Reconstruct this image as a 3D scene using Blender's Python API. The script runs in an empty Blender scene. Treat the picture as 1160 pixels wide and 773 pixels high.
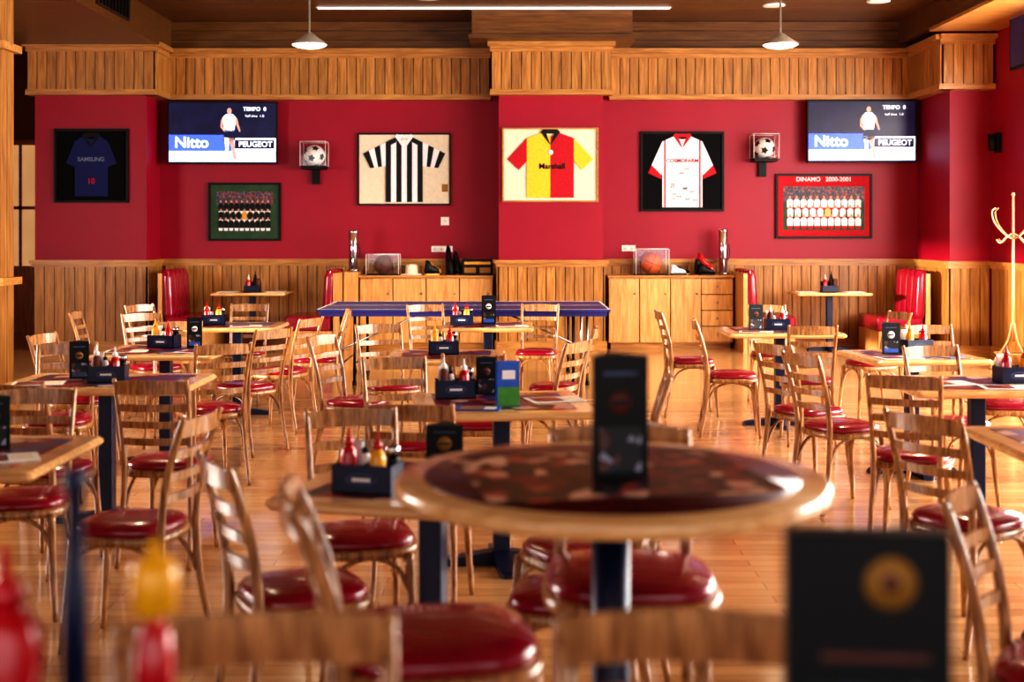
import bpy, math, random
from mathutils import Vector, Matrix
random.seed(7)
C=bpy.context.scene.collection
pi=math.pi

# ------------------------------------------------------------ materials
def nt(name):
    m=bpy.data.materials.new(name); m.use_nodes=True
    t=m.node_tree; b=t.nodes['Principled BSDF']
    return m,t,b
def srgb(r,g,b):
    f=lambda c:((c/255)/12.92 if c/255<=0.04045 else ((c/255+0.055)/1.055)**2.4)
    return (f(r),f(g),f(b),1)
def plain(name,col,rough=0.5,metal=0.0,emit=0,coat=0,noise=0.12,nscale=30,bump=0.0,spec=.5):
    m,t,b=nt(name)
    b.inputs['Roughness'].default_value=rough
    b.inputs['Metallic'].default_value=metal
    b.inputs['Specular IOR Level'].default_value=spec
    if coat: b.inputs['Coat Weight'].default_value=coat
    tc=t.nodes.new('ShaderNodeTexCoord'); n=t.nodes.new('ShaderNodeTexNoise')
    n.inputs['Scale'].default_value=nscale
    t.links.new(tc.outputs['Object'],n.inputs['Vector'])
    r=t.nodes.new('ShaderNodeValToRGB')
    r.color_ramp.elements[0].position=.3; r.color_ramp.elements[1].position=.7
    r.color_ramp.elements[0].color=tuple(c*(1-noise) for c in col[:3])+(1,)
    r.color_ramp.elements[1].color=tuple(min(1,c*(1+noise)) for c in col[:3])+(1,)
    t.links.new(n.outputs['Fac'],r.inputs['Fac'])
    t.links.new(r.outputs['Color'],b.inputs['Base Color'])
    if emit:
        t.links.new(r.outputs['Color'],b.inputs['Emission Color'])
        b.inputs['Emission Strength'].default_value=emit
    if bump:
        bp=t.nodes.new('ShaderNodeBump'); bp.inputs['Strength'].default_value=bump; bp.inputs['Distance'].default_value=.01
        t.links.new(n.outputs['Fac'],bp.inputs['Height']); t.links.new(bp.outputs['Normal'],b.inputs['Normal'])
    return m
def wood(name,c1,c2,rough=0.4,scale=(14,14,1.2),island=0.35,coat=0.0):
    m,t,b=nt(name)
    tc=t.nodes.new('ShaderNodeTexCoord'); mp=t.nodes.new('ShaderNodeMapping')
    mp.inputs['Scale'].default_value=scale
    t.links.new(tc.outputs['Object'],mp.inputs['Vector'])
    geo=t.nodes.new('ShaderNodeNewGeometry')
    add=t.nodes.new('ShaderNodeVectorMath'); add.operation='ADD'
    mul=t.nodes.new('ShaderNodeMath'); mul.operation='MULTIPLY'; mul.inputs[1].default_value=37
    t.links.new(geo.outputs['Random Per Island'],mul.inputs[0])
    t.links.new(mp.outputs['Vector'],add.inputs[0]); t.links.new(mul.outputs[0],add.inputs[1])
    n=t.nodes.new('ShaderNodeTexNoise'); n.inputs['Scale'].default_value=2.2; n.inputs['Detail'].default_value=6
    n.inputs['Distortion'].default_value=.6
    t.links.new(add.outputs[0],n.inputs['Vector'])
    r=t.nodes.new('ShaderNodeValToRGB')
    r.color_ramp.elements[0].position=.3; r.color_ramp.elements[1].position=.72
    r.color_ramp.elements[0].color=c1; r.color_ramp.elements[1].color=c2
    t.links.new(n.outputs['Fac'],r.inputs['Fac'])
    hs=t.nodes.new('ShaderNodeHueSaturation')
    mr=t.nodes.new('ShaderNodeMapRange'); mr.inputs['To Min'].default_value=1-island/2; mr.inputs['To Max'].default_value=1+island/2
    t.links.new(geo.outputs['Random Per Island'],mr.inputs['Value'])
    t.links.new(mr.outputs['Result'],hs.inputs['Value'])
    t.links.new(r.outputs['Color'],hs.inputs['Color'])
    t.links.new(hs.outputs['Color'],b.inputs['Base Color'])
    b.inputs['Roughness'].default_value=rough
    if coat: b.inputs['Coat Weight'].default_value=coat; b.inputs['Coat Roughness'].default_value=.15
    return m
def floor_mat():
    m,t,b=nt('floor_parquet')
    tc=t.nodes.new('ShaderNodeTexCoord'); mp=t.nodes.new('ShaderNodeMapping')
    t.links.new(tc.outputs['Object'],mp.inputs['Vector'])
    br=t.nodes.new('ShaderNodeTexBrick')
    br.inputs['Scale'].default_value=1; br.inputs['Brick Width'].default_value=1.1; br.inputs['Row Height'].default_value=.10
    br.inputs['Mortar Size'].default_value=.0015; br.inputs['Bias'].default_value=0
    br.inputs['Color1'].default_value=srgb(218,172,120); br.inputs['Color2'].default_value=srgb(190,142,92)
    br.inputs['Mortar'].default_value=srgb(120,80,46)
    t.links.new(mp.outputs['Vector'],br.inputs['Vector'])
    mp2=t.nodes.new('ShaderNodeMapping'); mp2.inputs['Scale'].default_value=(1.2,14,1)
    t.links.new(tc.outputs['Object'],mp2.inputs['Vector'])
    n=t.nodes.new('ShaderNodeTexNoise'); n.inputs['Scale'].default_value=3; n.inputs['Detail'].default_value=5
    t.links.new(mp2.outputs['Vector'],n.inputs['Vector'])
    mx=t.nodes.new('ShaderNodeMixRGB'); mx.blend_type='MULTIPLY'; mx.inputs['Fac'].default_value=.4
    r=t.nodes.new('ShaderNodeValToRGB'); r.color_ramp.elements[0].position=.3; r.color_ramp.elements[1].position=.7
    r.color_ramp.elements[0].color=(.5,.45,.42,1); r.color_ramp.elements[1].color=(1.0,1.0,1.0,1)
    t.links.new(n.outputs['Fac'],r.inputs['Fac'])
    t.links.new(br.outputs['Color'],mx.inputs[1]); t.links.new(r.outputs['Color'],mx.inputs[2])
    t.links.new(mx.outputs[0],b.inputs['Base Color'])
    mr=t.nodes.new('ShaderNodeMapRange'); mr.inputs['To Min'].default_value=.1; mr.inputs['To Max'].default_value=.24
    t.links.new(n.outputs['Fac'],mr.inputs['Value']); t.links.new(mr.outputs['Result'],b.inputs['Roughness'])
    b.inputs['Coat Weight'].default_value=.35; b.inputs['Coat Roughness'].default_value=.12
    return m
def collage(name,base,cols,scale=14,rough=.25):
    m,t,b=nt(name)
    tc=t.nodes.new('ShaderNodeTexCoord')
    v=t.nodes.new('ShaderNodeTexVoronoi'); v.inputs['Scale'].default_value=scale
    t.links.new(tc.outputs['Object'],v.inputs['Vector'])
    sep=t.nodes.new('ShaderNodeSeparateColor'); t.links.new(v.outputs['Color'],sep.inputs['Color'])
    r=t.nodes.new('ShaderNodeValToRGB'); r.color_ramp.interpolation='CONSTANT'
    r.color_ramp.elements[0].position=0; r.color_ramp.elements[0].color=base
    r.color_ramp.elements[1].position=.40; r.color_ramp.elements[1].color=cols[0]
    p=.52; st=.44/max(1,len(cols)-1)
    for c in cols[1:]:
        e=r.color_ramp.elements.new(min(p,.99)); e.color=c; p+=st
    t.links.new(sep.outputs[0],r.inputs['Fac'])
    t.links.new(r.outputs['Color'],b.inputs['Base Color'])
    b.inputs['Roughness'].default_value=rough
    return m
def thin_glass(name,tint=(1,1,1,1),fac=.12):
    m=bpy.data.materials.new(name); m.use_nodes=True; t=m.node_tree; t.nodes.clear()
    o=t.nodes.new('ShaderNodeOutputMaterial'); mx=t.nodes.new('ShaderNodeMixShader')
    a=t.nodes.new('ShaderNodeBsdfTransparent'); g=t.nodes.new('ShaderNodeBsdfGlossy'); g.inputs['Roughness'].default_value=.05
    a.inputs['Color'].default_value=tint; mx.inputs['Fac'].default_value=fac
    t.links.new(a.outputs[0],mx.inputs[1]); t.links.new(g.outputs[0],mx.inputs[2]); t.links.new(mx.outputs[0],o.inputs['Surface'])
    return m

M={}
M['chairwood']=wood('chair_wood',srgb(116,72,38),srgb(206,152,98),.26,(30,30,4),.25,coat=.4)
M['vinyl']=plain('red_vinyl',srgb(140,4,40),.26,coat=.4,noise=.1)
M['panel']=wood('oak_panel',srgb(138,88,40),srgb(194,140,74),.4,(14,14,1.1),.3)
M['panelback']=plain('groove_dark',srgb(46,24,10),.8)
M['cap']=wood('oak_moulding',srgb(152,98,46),srgb(202,148,82),.35,(1.2,14,14),.1)
M['ceil']=wood('ceiling_wood',srgb(80,48,22),srgb(116,76,36),.35,(1.0,14,14),.3)
M['red']=plain('red_paint',srgb(150,0,40),.5,noise=.04,nscale=3)
M['floor']=floor_mat()
M['tabletop']=wood('table_wood',srgb(206,152,94),srgb(238,198,142),.2,(2,18,18),.1,coat=.4)
M['tableinset']=collage('table_print',srgb(96,8,26),[srgb(60,8,20),srgb(40,50,110),srgb(150,60,50),srgb(16,12,18),srgb(190,150,130)],11,.3)
M['barinset']=plain('bar_table_print',srgb(72,8,16),.35,noise=.3,nscale=12)
M['barcollage']=collage('bar_table_collage',srgb(8,6,8),[srgb(80,10,14),srgb(160,66,44),srgb(12,10,12),srgb(214,170,140),srgb(120,20,24)],22,.35)
M['navy']=plain('navy_metal',srgb(16,26,58),.35,metal=.1,spec=.5)
M['black']=plain('black_plastic',srgb(9,8,10),.5,spec=.3)
M['blackmat']=plain('black_mat',srgb(8,8,10),.8,spec=.2)
M['white']=plain('white_plastic',srgb(235,232,225),.4,noise=.03)
M['paper']=plain('paper',srgb(232,226,220),.6,noise=.05)
M['cream']=plain('cream_mat',srgb(226,212,186),.7,noise=.05)
M['ketchup']=plain('ketchup_red',srgb(180,4,20),.25,coat=.4)
M['mustard']=plain('mustard_yellow',srgb(226,160,24),.3,coat=.2)
M['yellow']=plain('jersey_yellow',srgb(236,190,50),.8,noise=.08,bump=.3)
M['jred']=plain('jersey_red',srgb(180,12,32),.8,noise=.08,bump=.3)
M['jwhite']=plain('jersey_white',srgb(240,238,240),.8,noise=.04,bump=.3)
M['jblack']=plain('jersey_black',srgb(14,14,18),.8)
M['jblue']=plain('jersey_blue',srgb(12,26,84),.8,noise=.15)
M['jtext']=plain('jersey_print_grey',srgb(120,130,160),.8)
M['chrome']=plain('chrome',srgb(200,200,205),.15,metal=1,noise=.05)
M['alu']=plain('aluminium',srgb(150,150,155),.35,metal=1,noise=.05)
M['ttblue']=plain('table_tennis_blue',srgb(38,34,104),.45,noise=.05)
M['orange']=plain('basketball_orange',srgb(205,90,30),.6)
M['brown']=plain('old_leather',srgb(96,44,32),.6)
M['green']=plain('leaf_green',srgb(70,140,50),.5)
M['pitch']=plain('pitch_green',srgb(36,70,40),.6,noise=.3,nscale=8)
M['crowd']=collage('crowd',srgb(60,60,70),[srgb(120,110,110),srgb(40,50,80),srgb(150,60,60)],60,.5)
M['menuprint']=collage('menu_print',srgb(10,10,16),[srgb(24,30,56),srgb(90,50,36),srgb(14,14,20),srgb(150,150,165)],38,.4)
M['skin']=plain('skin_print',srgb(205,150,120),.7)
M['sky']=plain('print_blue',srgb(40,90,180),.4)
M['cabinet']=wood('cabinet_oak',srgb(184,128,70),srgb(224,174,112),.35,(14,14,1.2),.12)
M['rack']=wood('rack_wood',srgb(160,112,64),srgb(204,156,104),.35,(14,14,1.2),.1)
M['glass']=thin_glass('case_glass',fac=.05)
M['scr_dark']=plain('screen_dark',srgb(16,18,48),.3,emit=1.0,noise=.3,nscale=6)
M['scr_board']=plain('screen_board',srgb(58,84,220),.3,emit=1.8,noise=.1)
M['scr_white']=plain('screen_white',srgb(225,230,250),.3,emit=1.3,noise=.03)
M['scr_grass']=plain('screen_pitch',srgb(170,185,240),.3,emit=1.3,noise=.1,nscale=5)
M['scr_skin']=plain('screen_skin',srgb(200,140,120),.3,emit=1)
M['lamp']=plain('lamp_glow',(1,.85,.62,1),.5,emit=7,noise=0)
M['tube']=plain('tube_glow',(1,.9,.78,1),.5,emit=1.6,noise=0)
M['shade']=plain('lamp_shade',srgb(190,180,165),.4,metal=.3)
M['hall']=plain('hall_plaster',srgb(130,84,50),.7,noise=.05)
M['hallglow']=plain('lit_pane_glow',srgb(225,175,120),.5,emit=.5,noise=.1,nscale=2)  # emission stands in for the light in the hall doorway
M['gold']=plain('gold_print',srgb(150,104,36),.6)
M['grille']=plain('vent_metal',srgb(70,52,36),.4,metal=.4)
M['bluegrey']=plain('blue_print',srgb(60,72,110),.5,noise=.3)

# ------------------------------------------------------------ mesh builder
class MB:
    def __init__(s): s.v=[];s.f=[];s.m=[];s.sm=[];s.mats=[]
    def mi(s,k):
        if k not in s.mats: s.mats.append(k)
        return s.mats.index(k)
    def add(s,vs,fs,k,smooth=False,mat=None):
        o=len(s.v); i=s.mi(k)
        for p in vs:
            p=Vector(p)
            if mat is not None: p=mat@p
            s.v.append(p)
        for f in fs:
            s.f.append([a+o for a in f]); s.m.append(i); s.sm.append(smooth)
    def box(s,x0,x1,y0,y1,z0,z1,k,mat=None,ch=0.0):
        if ch<=0:
            vs=[(x0,y0,z0),(x1,y0,z0),(x1,y1,z0),(x0,y1,z0),(x0,y0,z1),(x1,y0,z1),(x1,y1,z1),(x0,y1,z1)]
            fs=[(0,3,2,1),(4,5,6,7),(0,1,5,4),(1,2,6,5),(2,3,7,6),(3,0,4,7)]
            s.add(vs,fs,k,False,mat); return
        def rr(z,i):
            r=ch; pts=[]
            a0,a1,b0,b1=x0+i,x1-i,y0+i,y1-i
            for cx,cy,st in((a1-r,b1-r,0),(a0+r,b1-r,pi/2),(a0+r,b0+r,pi),(a1-r,b0+r,1.5*pi)):
                for j in range(4):
                    t=st+j*pi/6; pts.append((cx+r*math.cos(t),cy+r*math.sin(t),z))
            return pts
        e=min(ch*.4,(z1-z0)*.4)
        s.loft([rr(z0,e),rr(z0+e,0),rr(z1-e,0),rr(z1,e)],k,False,mat)
    def loft(s,rings,k,smooth=True,mat=None,caps=True,closed=True):
        n=len(rings[0]); vs=[p for r in rings for p in r]; fs=[]
        for i in range(len(rings)-1):
            for j in range(n if closed else n-1):
                a=i*n+j; b=i*n+(j+1)%n
                fs.append((a,b,b+n,a+n))
        if caps:
            fs.append(tuple(reversed(range(n)))); fs.append(tuple(range((len(rings)-1)*n,len(rings)*n)))
        s.add(vs,fs,k,smooth,mat)
    def lathe(s,prof,k,c=(0,0,0),seg=20,mat=None,smooth=True):
        rings=[[(c[0]+r*math.cos(2*pi*j/seg),c[1]+r*math.sin(2*pi*j/seg),c[2]+z) for j in range(seg)] for r,z in prof]
        s.loft(rings,k,smooth,mat)
    def tube(s,pts,r,k,seg=8,sub=5,mat=None,flat=1.0):
        P=[Vector(p) for p in pts]; n=len(P)
        R=r if isinstance(r,(list,tuple)) else [r]*n
        Q=[];QR=[]
        if sub<=1 or n<3: Q=P;QR=list(R)
        else:
            for i in range(n-1):
                p0=P[max(i-1,0)];p1=P[i];p2=P[i+1];p3=P[min(i+2,n-1)]
                for j in range(sub):
                    t=j/sub
                    Q.append(.5*((2*p1)+(p2-p0)*t+(2*p0-5*p1+4*p2-p3)*t*t+(3*p1-p0-3*p2+p3)*t**3)); QR.append(R[i]*(1-t)+R[i+1]*t)
            Q.append(P[-1]);QR.append(R[-1])
        rings=[];N=len(Q)
        ref=None
        for i in range(N):
            T=(Q[min(i+1,N-1)]-Q[max(i-1,0)]).normalized()
            if ref is None:
                ref=Vector((1,0,0)) if abs(T.x)<.8 else Vector((0,0,1))
            a=(ref-T*ref.dot(T)).normalized(); ref=a; b=T.cross(a)
            rings.append([Q[i]+(a*math.cos(2*pi*j/seg)*flat+b*math.sin(2*pi*j/seg))*QR[i] for j in range(seg)])
        s.loft(rings,k,True,mat)
    def poly(s,pts,y0,y1,k,mat=None):
        n=len(pts)
        vs=[(p[0],y0,p[1]) for p in pts]+[(p[0],y1,p[1]) for p in pts]
        fs=[tuple(range(n)),tuple(reversed(range(n,2*n)))]+[(i,(i+1)%n,(i+1)%n+n,i+n) for i in range(n)]
        s.add(vs,fs,k,False,mat)
    def sphere(s,c,r,k,seg=16,rings=10,mat=None,sc=(1,1,1)):
        R=[]
        for i in range(rings+1):
            t=-pi/2+pi*i/rings
            R.append([(c[0]+sc[0]*max(r*math.cos(t),1e-4)*math.cos(2*pi*j/seg),c[1]+sc[1]*max(r*math.cos(t),1e-4)*math.sin(2*pi*j/seg),c[2]+sc[2]*r*math.sin(t)) for j in range(seg)])
        s.loft(R,k,True,mat)
    def mesh(s,name):
        me=bpy.data.meshes.new(name); me.from_pydata([tuple(v) for v in s.v],[],s.f)
        for k in s.mats: me.materials.append(M[k])
        for p,i,sm in zip(me.polygons,s.m,s.sm): p.material_index=i; p.use_smooth=sm
        me.update()
        import bmesh
        b=bmesh.new(); b.from_mesh(me); bmesh.ops.recalc_face_normals(b,faces=b.faces); b.to_mesh(me); b.free()
        return me
    def obj(s,name,loc=(0,0,0),rz=0,parent=None):
        return place(s.mesh(name),name,loc,rz,parent)
def place(me,name,loc=(0,0,0),rz=0,parent=None):
    o=bpy.data.objects.new(name,me); C.objects.link(o); o.location=loc; o.rotation_euler=(0,0,rz)
    if parent: o.parent=parent
    return o
def text(s,parent,name,x,y,z,size,k,bold=True,rx=pi/2,rz=0):
    cu=bpy.data.curves.new(name,'FONT'); cu.body=s; cu.size=size; cu.align_x='CENTER'; cu.align_y='CENTER'; cu.extrude=.0008
    if bold: cu.offset=size*.02
    cu.materials.append(M[k]); o=bpy.data.objects.new(name,cu); C.objects.link(o)
    o.location=(x,y,z); o.rotation_euler=(rx,0,rz); o.parent=parent
    return o

# ------------------------------------------------------------ room shell
Zr=3.28; Zf=3.9; Zc=4.3; Zw=1.16
YB=17.6; XR=5.9; XL=-8.2; Y0=-2.0
b=MB(); b.box(XL,XR,Y0,20.2,-.1,0,'floor'); b.obj('floor')
b=MB()
y=Y0
while y<20.2:
    b.box(XL,XR+.2,y,min(y+.145,20.2),Zc,Zc+.03,'ceil'); y+=.15
b.box(XL,XR+.2,Y0,20.2,Zc+.03,Zc+.15,'panelback'); b.obj('ceiling')
b=MB(); b.box(-4.7,XR,YB,YB+.2,0,Zc,'red'); b.obj('wall_back')
b=MB(); b.box(XL,-4.7,20.0,20.2,0,Zc,'hall'); b.obj('wall_hall')
b=MB(); b.box(-4.9,-4.7,YB+.2,20.0,0,Zc,'hall'); b.obj('wall_hall_side')
b=MB(); b.box(-7.8,-7.72,19.9,19.99,0,2.9,'cap'); b.box(-7.08,-7.0,19.9,19.99,0,2.9,'cap'); b.box(-7.72,-7.08,19.9,19.99,2.82,2.9,'cap')
b.box(-7.72,-7.08,19.94,19.99,0,1.0,'cabinet'); b.box(-7.72,-7.08,19.95,19.99,1.0,2.82,'hallglow')
b.box(-7.42,-7.38,19.92,19.95,1.0,2.82,'cap'); b.box(-7.72,-7.08,19.92,19.95,1.85,1.9,'cap')
b.lathe([(.001,0),(.03,0),(.03,.05),(.001,.05)],'chrome',(-7.15,19.9,1.0)); b.obj('door_1')
b=MB()
b.box(XR,XR+.2,14.9,YB+.2,0,Zc,'red')
b.box(XR,XR+.2,Y0,14.9,0,.7,'red'); b.box(XR,XR+.2,Y0,14.9,3.4,Zc,'red')
for i in range(6):
    yy=Y0+i*2.85; b.box(XR,XR+.2,yy,yy+.35,.7,3.4,'red')
b.obj('wall_right')
for i in range(5):
    y0=Y0+i*2.85+.35; y1=y0+2.5
    b=MB()
    for a,c in((y0,y0+.06),(y1-.06,y1),((y0+y1)/2-.03,(y0+y1)/2+.03)): b.box(XR+.05,XR+.12,a,c,.7,3.4,'cap')
    for a,c in((.7,.78),(3.32,3.4),(2.3,2.36)): b.box(XR+.05,XR+.12,y0,y1,a,c,'cap')
    b.box(XR-.08,XR+.05,y0-.03,y1+.03,.66,.70,'cap')
    b.obj('window_%d'%(i+1))
b=MB(); b.box(XL-.2,XL,Y0,6.4,0,Zc,'red'); b.box(XL-.2,XL,10.6,20.2,0,Zc,'red'); b.box(XL-.2,XL,6.4,10.6,0,.9,'red'); b.box(XL-.2,XL,6.4,10.6,2.7,Zc,'red'); b.obj('wall_left')  # left opening added to let the sun reach the right wainscot
b=MB()
for a,c in((6.4,6.46),(8.47,8.53),(10.54,10.6)): b.box(XL-.12,XL-.05,a,c,.9,2.7,'cap')
for a,c in((.9,.97),(2.63,2.7)): b.box(XL-.12,XL-.05,6.4,10.6,a,c,'cap')
b.obj('window_6')  # window added in the unseen left wall as a way in for the sun
b=MB(); b.box(XL,-6,Y0-.2,Y0,0,Zc,'red'); b.box(5,XR,Y0-.2,Y0,0,Zc,'red'); b.box(-6,5,Y0-.2,Y0,0,.6,'red'); b.box(-6,5,Y0-.2,Y0,3.6,Zc,'red')
b.obj('wall_front')

def col(name,x0,x1,y0,y1):
    b=MB(); b.box(x0,x1,y0,y1,0,Zc,'red'); return b.obj(name)
col('pillar',-6.11,-4.68,16.96,YB+.2)
col('pillar',-.17,1.165,16.96,YB)
col('pillar',5.39,XR,16.3,YB)

def planksY(b,x0,x1,y,z0,z1,w=.125,t=.018,k='panel',g=.010):
    n=max(1,round((x1-x0)/w)); ww=(x1-x0)/n
    b.box(x0,x1,y-.012,y,z0,z1,'panelback')
    for i in range(n): b.box(x0+i*ww+g/2,x0+(i+1)*ww-g/2,y-.012-t,y-.012,z0,z1,k)
def planksX(b,y0,y1,x,z0,z1,sgn,w=.125,t=.018,k='panel',g=.010):
    n=max(1,round((y1-y0)/w)); ww=(y1-y0)/n
    a=sorted((x,x+sgn*.012)); b.box(a[0],a[1],y0,y1,z0,z1,'panelback')
    a=sorted((x+sgn*.012,x+sgn*(.012+t)))
    for i in range(n): b.box(a[0],a[1],y0+i*ww+g/2,y0+(i+1)*ww-g/2,z0,z1,k)
def wains(name,segs):
    b=MB()
    for s in segs:
        if s[0]=='Y':
            _,x0,x1,y=s
            planksY(b,x0,x1,y,.1,Zw-.06); b.box(x0-.03,x1+.03,y-.05,y,0,.12,'cap')
            b.box(x0-.05,x1+.05,y-.075,y,Zw-.045,Zw,'cap'); b.box(x0-.03,x1+.03,y-.05,y,Zw-.09,Zw-.045,'cap')
        else:
            _,y0,y1,x,sg=s
            planksX(b,y0,y1,x,.1,Zw-.06,sg)
            for d,z0,z1 in((.05,0,.12),(.075,Zw-.045,Zw),(.05,Zw-.09,Zw-.045)):
                a=sorted((x,x+sg*d)); b.box(a[0],a[1],y0-.03,y1,z0,z1,'cap')
    return b.obj(name)
wains('trim_1',[('Y',-6.11,-4.68,16.96),('X',16.96,YB,-4.68,1)])
wains('trim_2',[('Y',-4.6,-.2,YB)]); wains('trim_3',[('Y',-.17,1.165,16.96),('X',16.96,YB,1.165,1),('X',16.96,YB,-.17,-1)])
wains('trim_4',[('Y',1.2,5.35,YB)]); wains('trim_5',[('X',16.3,YB,5.39,-1),('Y',5.39,XR-.03,16.3)])
wains('trim_6',[('X',14.9,16.2,XR,-1)])
def frieze(name,segs):
    b=MB(); D=.13
    for s in segs:
        if s[0]=='Y':
            _,x0,x1,y=s
            b.box(x0,x1,y-D,y,Zr,Zf,'panelback'); planksY(b,x0,x1,y-D,Zr+.05,Zf-.06)
            b.box(x0-.02,x1+.02,y-D-.055,y,Zr-.02,Zr+.05,'cap'); b.box(x0-.02,x1+.02,y-D-.045,y-D,Zf-.09,Zf-.03,'cap'); b.box(x0-.05,x1+.05,y-D-.10,y,Zf-.03,Zf+.03,'cap')
        else:
            _,y0,y1,x,sg=s
            a=sorted((x,x+sg*D)); b.box(a[0],a[1],y0-D,y1,Zr,Zf,'panelback'); planksX(b,y0-D,y1,x+sg*D,Zr+.05,Zf-.06,sg)
            for d,z0,z1 in((D+.055,Zr-.02,Zr+.05),(D+.045,Zf-.09,Zf-.03),(D+.1,Zf-.03,Zf+.03)):
                a=sorted((x,x+sg*d)); b.box(a[0],a[1],y0-D-.05,y1,z0,z1,'cap')
    return b.obj(name)
frieze('trim_7',[('Y',-6.15,-4.55,16.96),('X',16.96,YB,-4.68,1)])
frieze('trim_8',[('Y',-4.55,-.3,YB)]); frieze('trim_9',[('Y',-.26,1.26,16.96)])
frieze('trim_10',[('Y',1.3,5.26,YB)]); frieze('trim_11',[('X',16.3,YB,5.39,-1),('Y',5.26,XR-.03,16.3)])
b=MB()
for i in range(3):
    z0=Zf+.03+i*.123; b.box(-4.6,XR,YB-.12,YB,z0,z0+.118,'ceil')
b.box(-.5,1.5,16.5,YB-.12,Zf+.08,Zc,'ceil'); b.box(-.54,1.54,16.46,YB-.12,Zf+.03,Zf+.08,'ceil')
b.obj('trim_12')
b=MB(); b.box(-6.6,-4.5,10,16.96,3.93,Zc,'ceil'); b.box(-6.6,-4.47,10,16.96,3.89,3.93,'ceil')
b.box(-6.6,-4.5,16.96,YB,3.93,Zc,'ceil'); b.obj('trim_13')
b=MB(); b.box(5.1,XR,10,YB,4.0,Zc,'ceil'); b.box(5.07,XR,10,16.1,3.96,4.0,'cap'); b.obj('trim_14')
b=MB(); b.box(-4.5,-4.47,14.3,15.5,3.99,4.25,'grille')
for i in range(9): b.box(-4.47,-4.455,14.36+i*.125,14.43+i*.125,4.01,4.23,'black')
b.obj('air_vent')
b=MB(); b.box(-4.8,-4.13,10.62,10.9,0,Zc,'panelback'); planksY(b,-4.8,-4.12,10.62,.1,Zc-.02); planksX(b,10.6,10.9,-4.13,.1,Zc-.02,1)
for z0,z1,e in((0,.14,.03),(Zw-.06,Zw,.05),(3.0,3.06,.05),(Zc-.1,Zc,.05)): b.box(-4.8-e,-4.1+e,10.59-e,10.9+e,z0,z1,'cap')
b.obj('wooden_pillar')

# ------------------------------------------------------------ ceiling lights
def pendant(x,y,e=170):
    b=MB()
    b.lathe([(.012,.62),(.012,.08),(.05,.06),(.07,.04),(.2,-.05),(.205,-.065),(.195,-.065),(.06,.02),(.001,.03)],'shade',seg=28)
    b.lathe([(.001,-.105),(.08,-.10),(.15,-.085),(.19,-.066),(.18,-.05),(.001,-.05)],'lamp',seg=24)
    b.lathe([(.001,.6),(.06,.6),(.05,.63),(.001,.63)],'shade')
    o=b.obj('pendant_lamp',(x,y,3.69))
    l=bpy.data.lights.new('pendant_bulb','SPOT'); l.energy=e; l.color=(1,.80,.54); l.spot_size=2.4; l.spot_blend=.9; l.shadow_soft_size=.12
    lo=bpy.data.objects.new('bulb',l); C.objects.link(lo); lo.location=(0,0,-.16); lo.parent=o
for x,y in((-2.28,14.9),(3.02,14.9)): pendant(x,y,280)
for x,y in((-2.4,8.5),(2.6,8.5)): pendant(x,y,220)
b=MB(); b.box(-2.4,1.95,16.38,16.41,Zc-.02,Zc,'tube'); b.box(-2.42,1.97,16.35,16.44,Zc-.008,Zc,'white'); b.obj('linear_ceiling_light')
for x,y in((3.2,16.2),(-1.0,15.7),(4.4,15.9)):
    b=MB(); b.lathe([(.001,-.01),(.11,-.01),(.11,0),(.001,0)],'tube'); b.lathe([(.11,-.02),(.14,-.015),(.14,0),(.11,0)],'white'); b.obj('recessed_downlight',(x,y,Zc))

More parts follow.
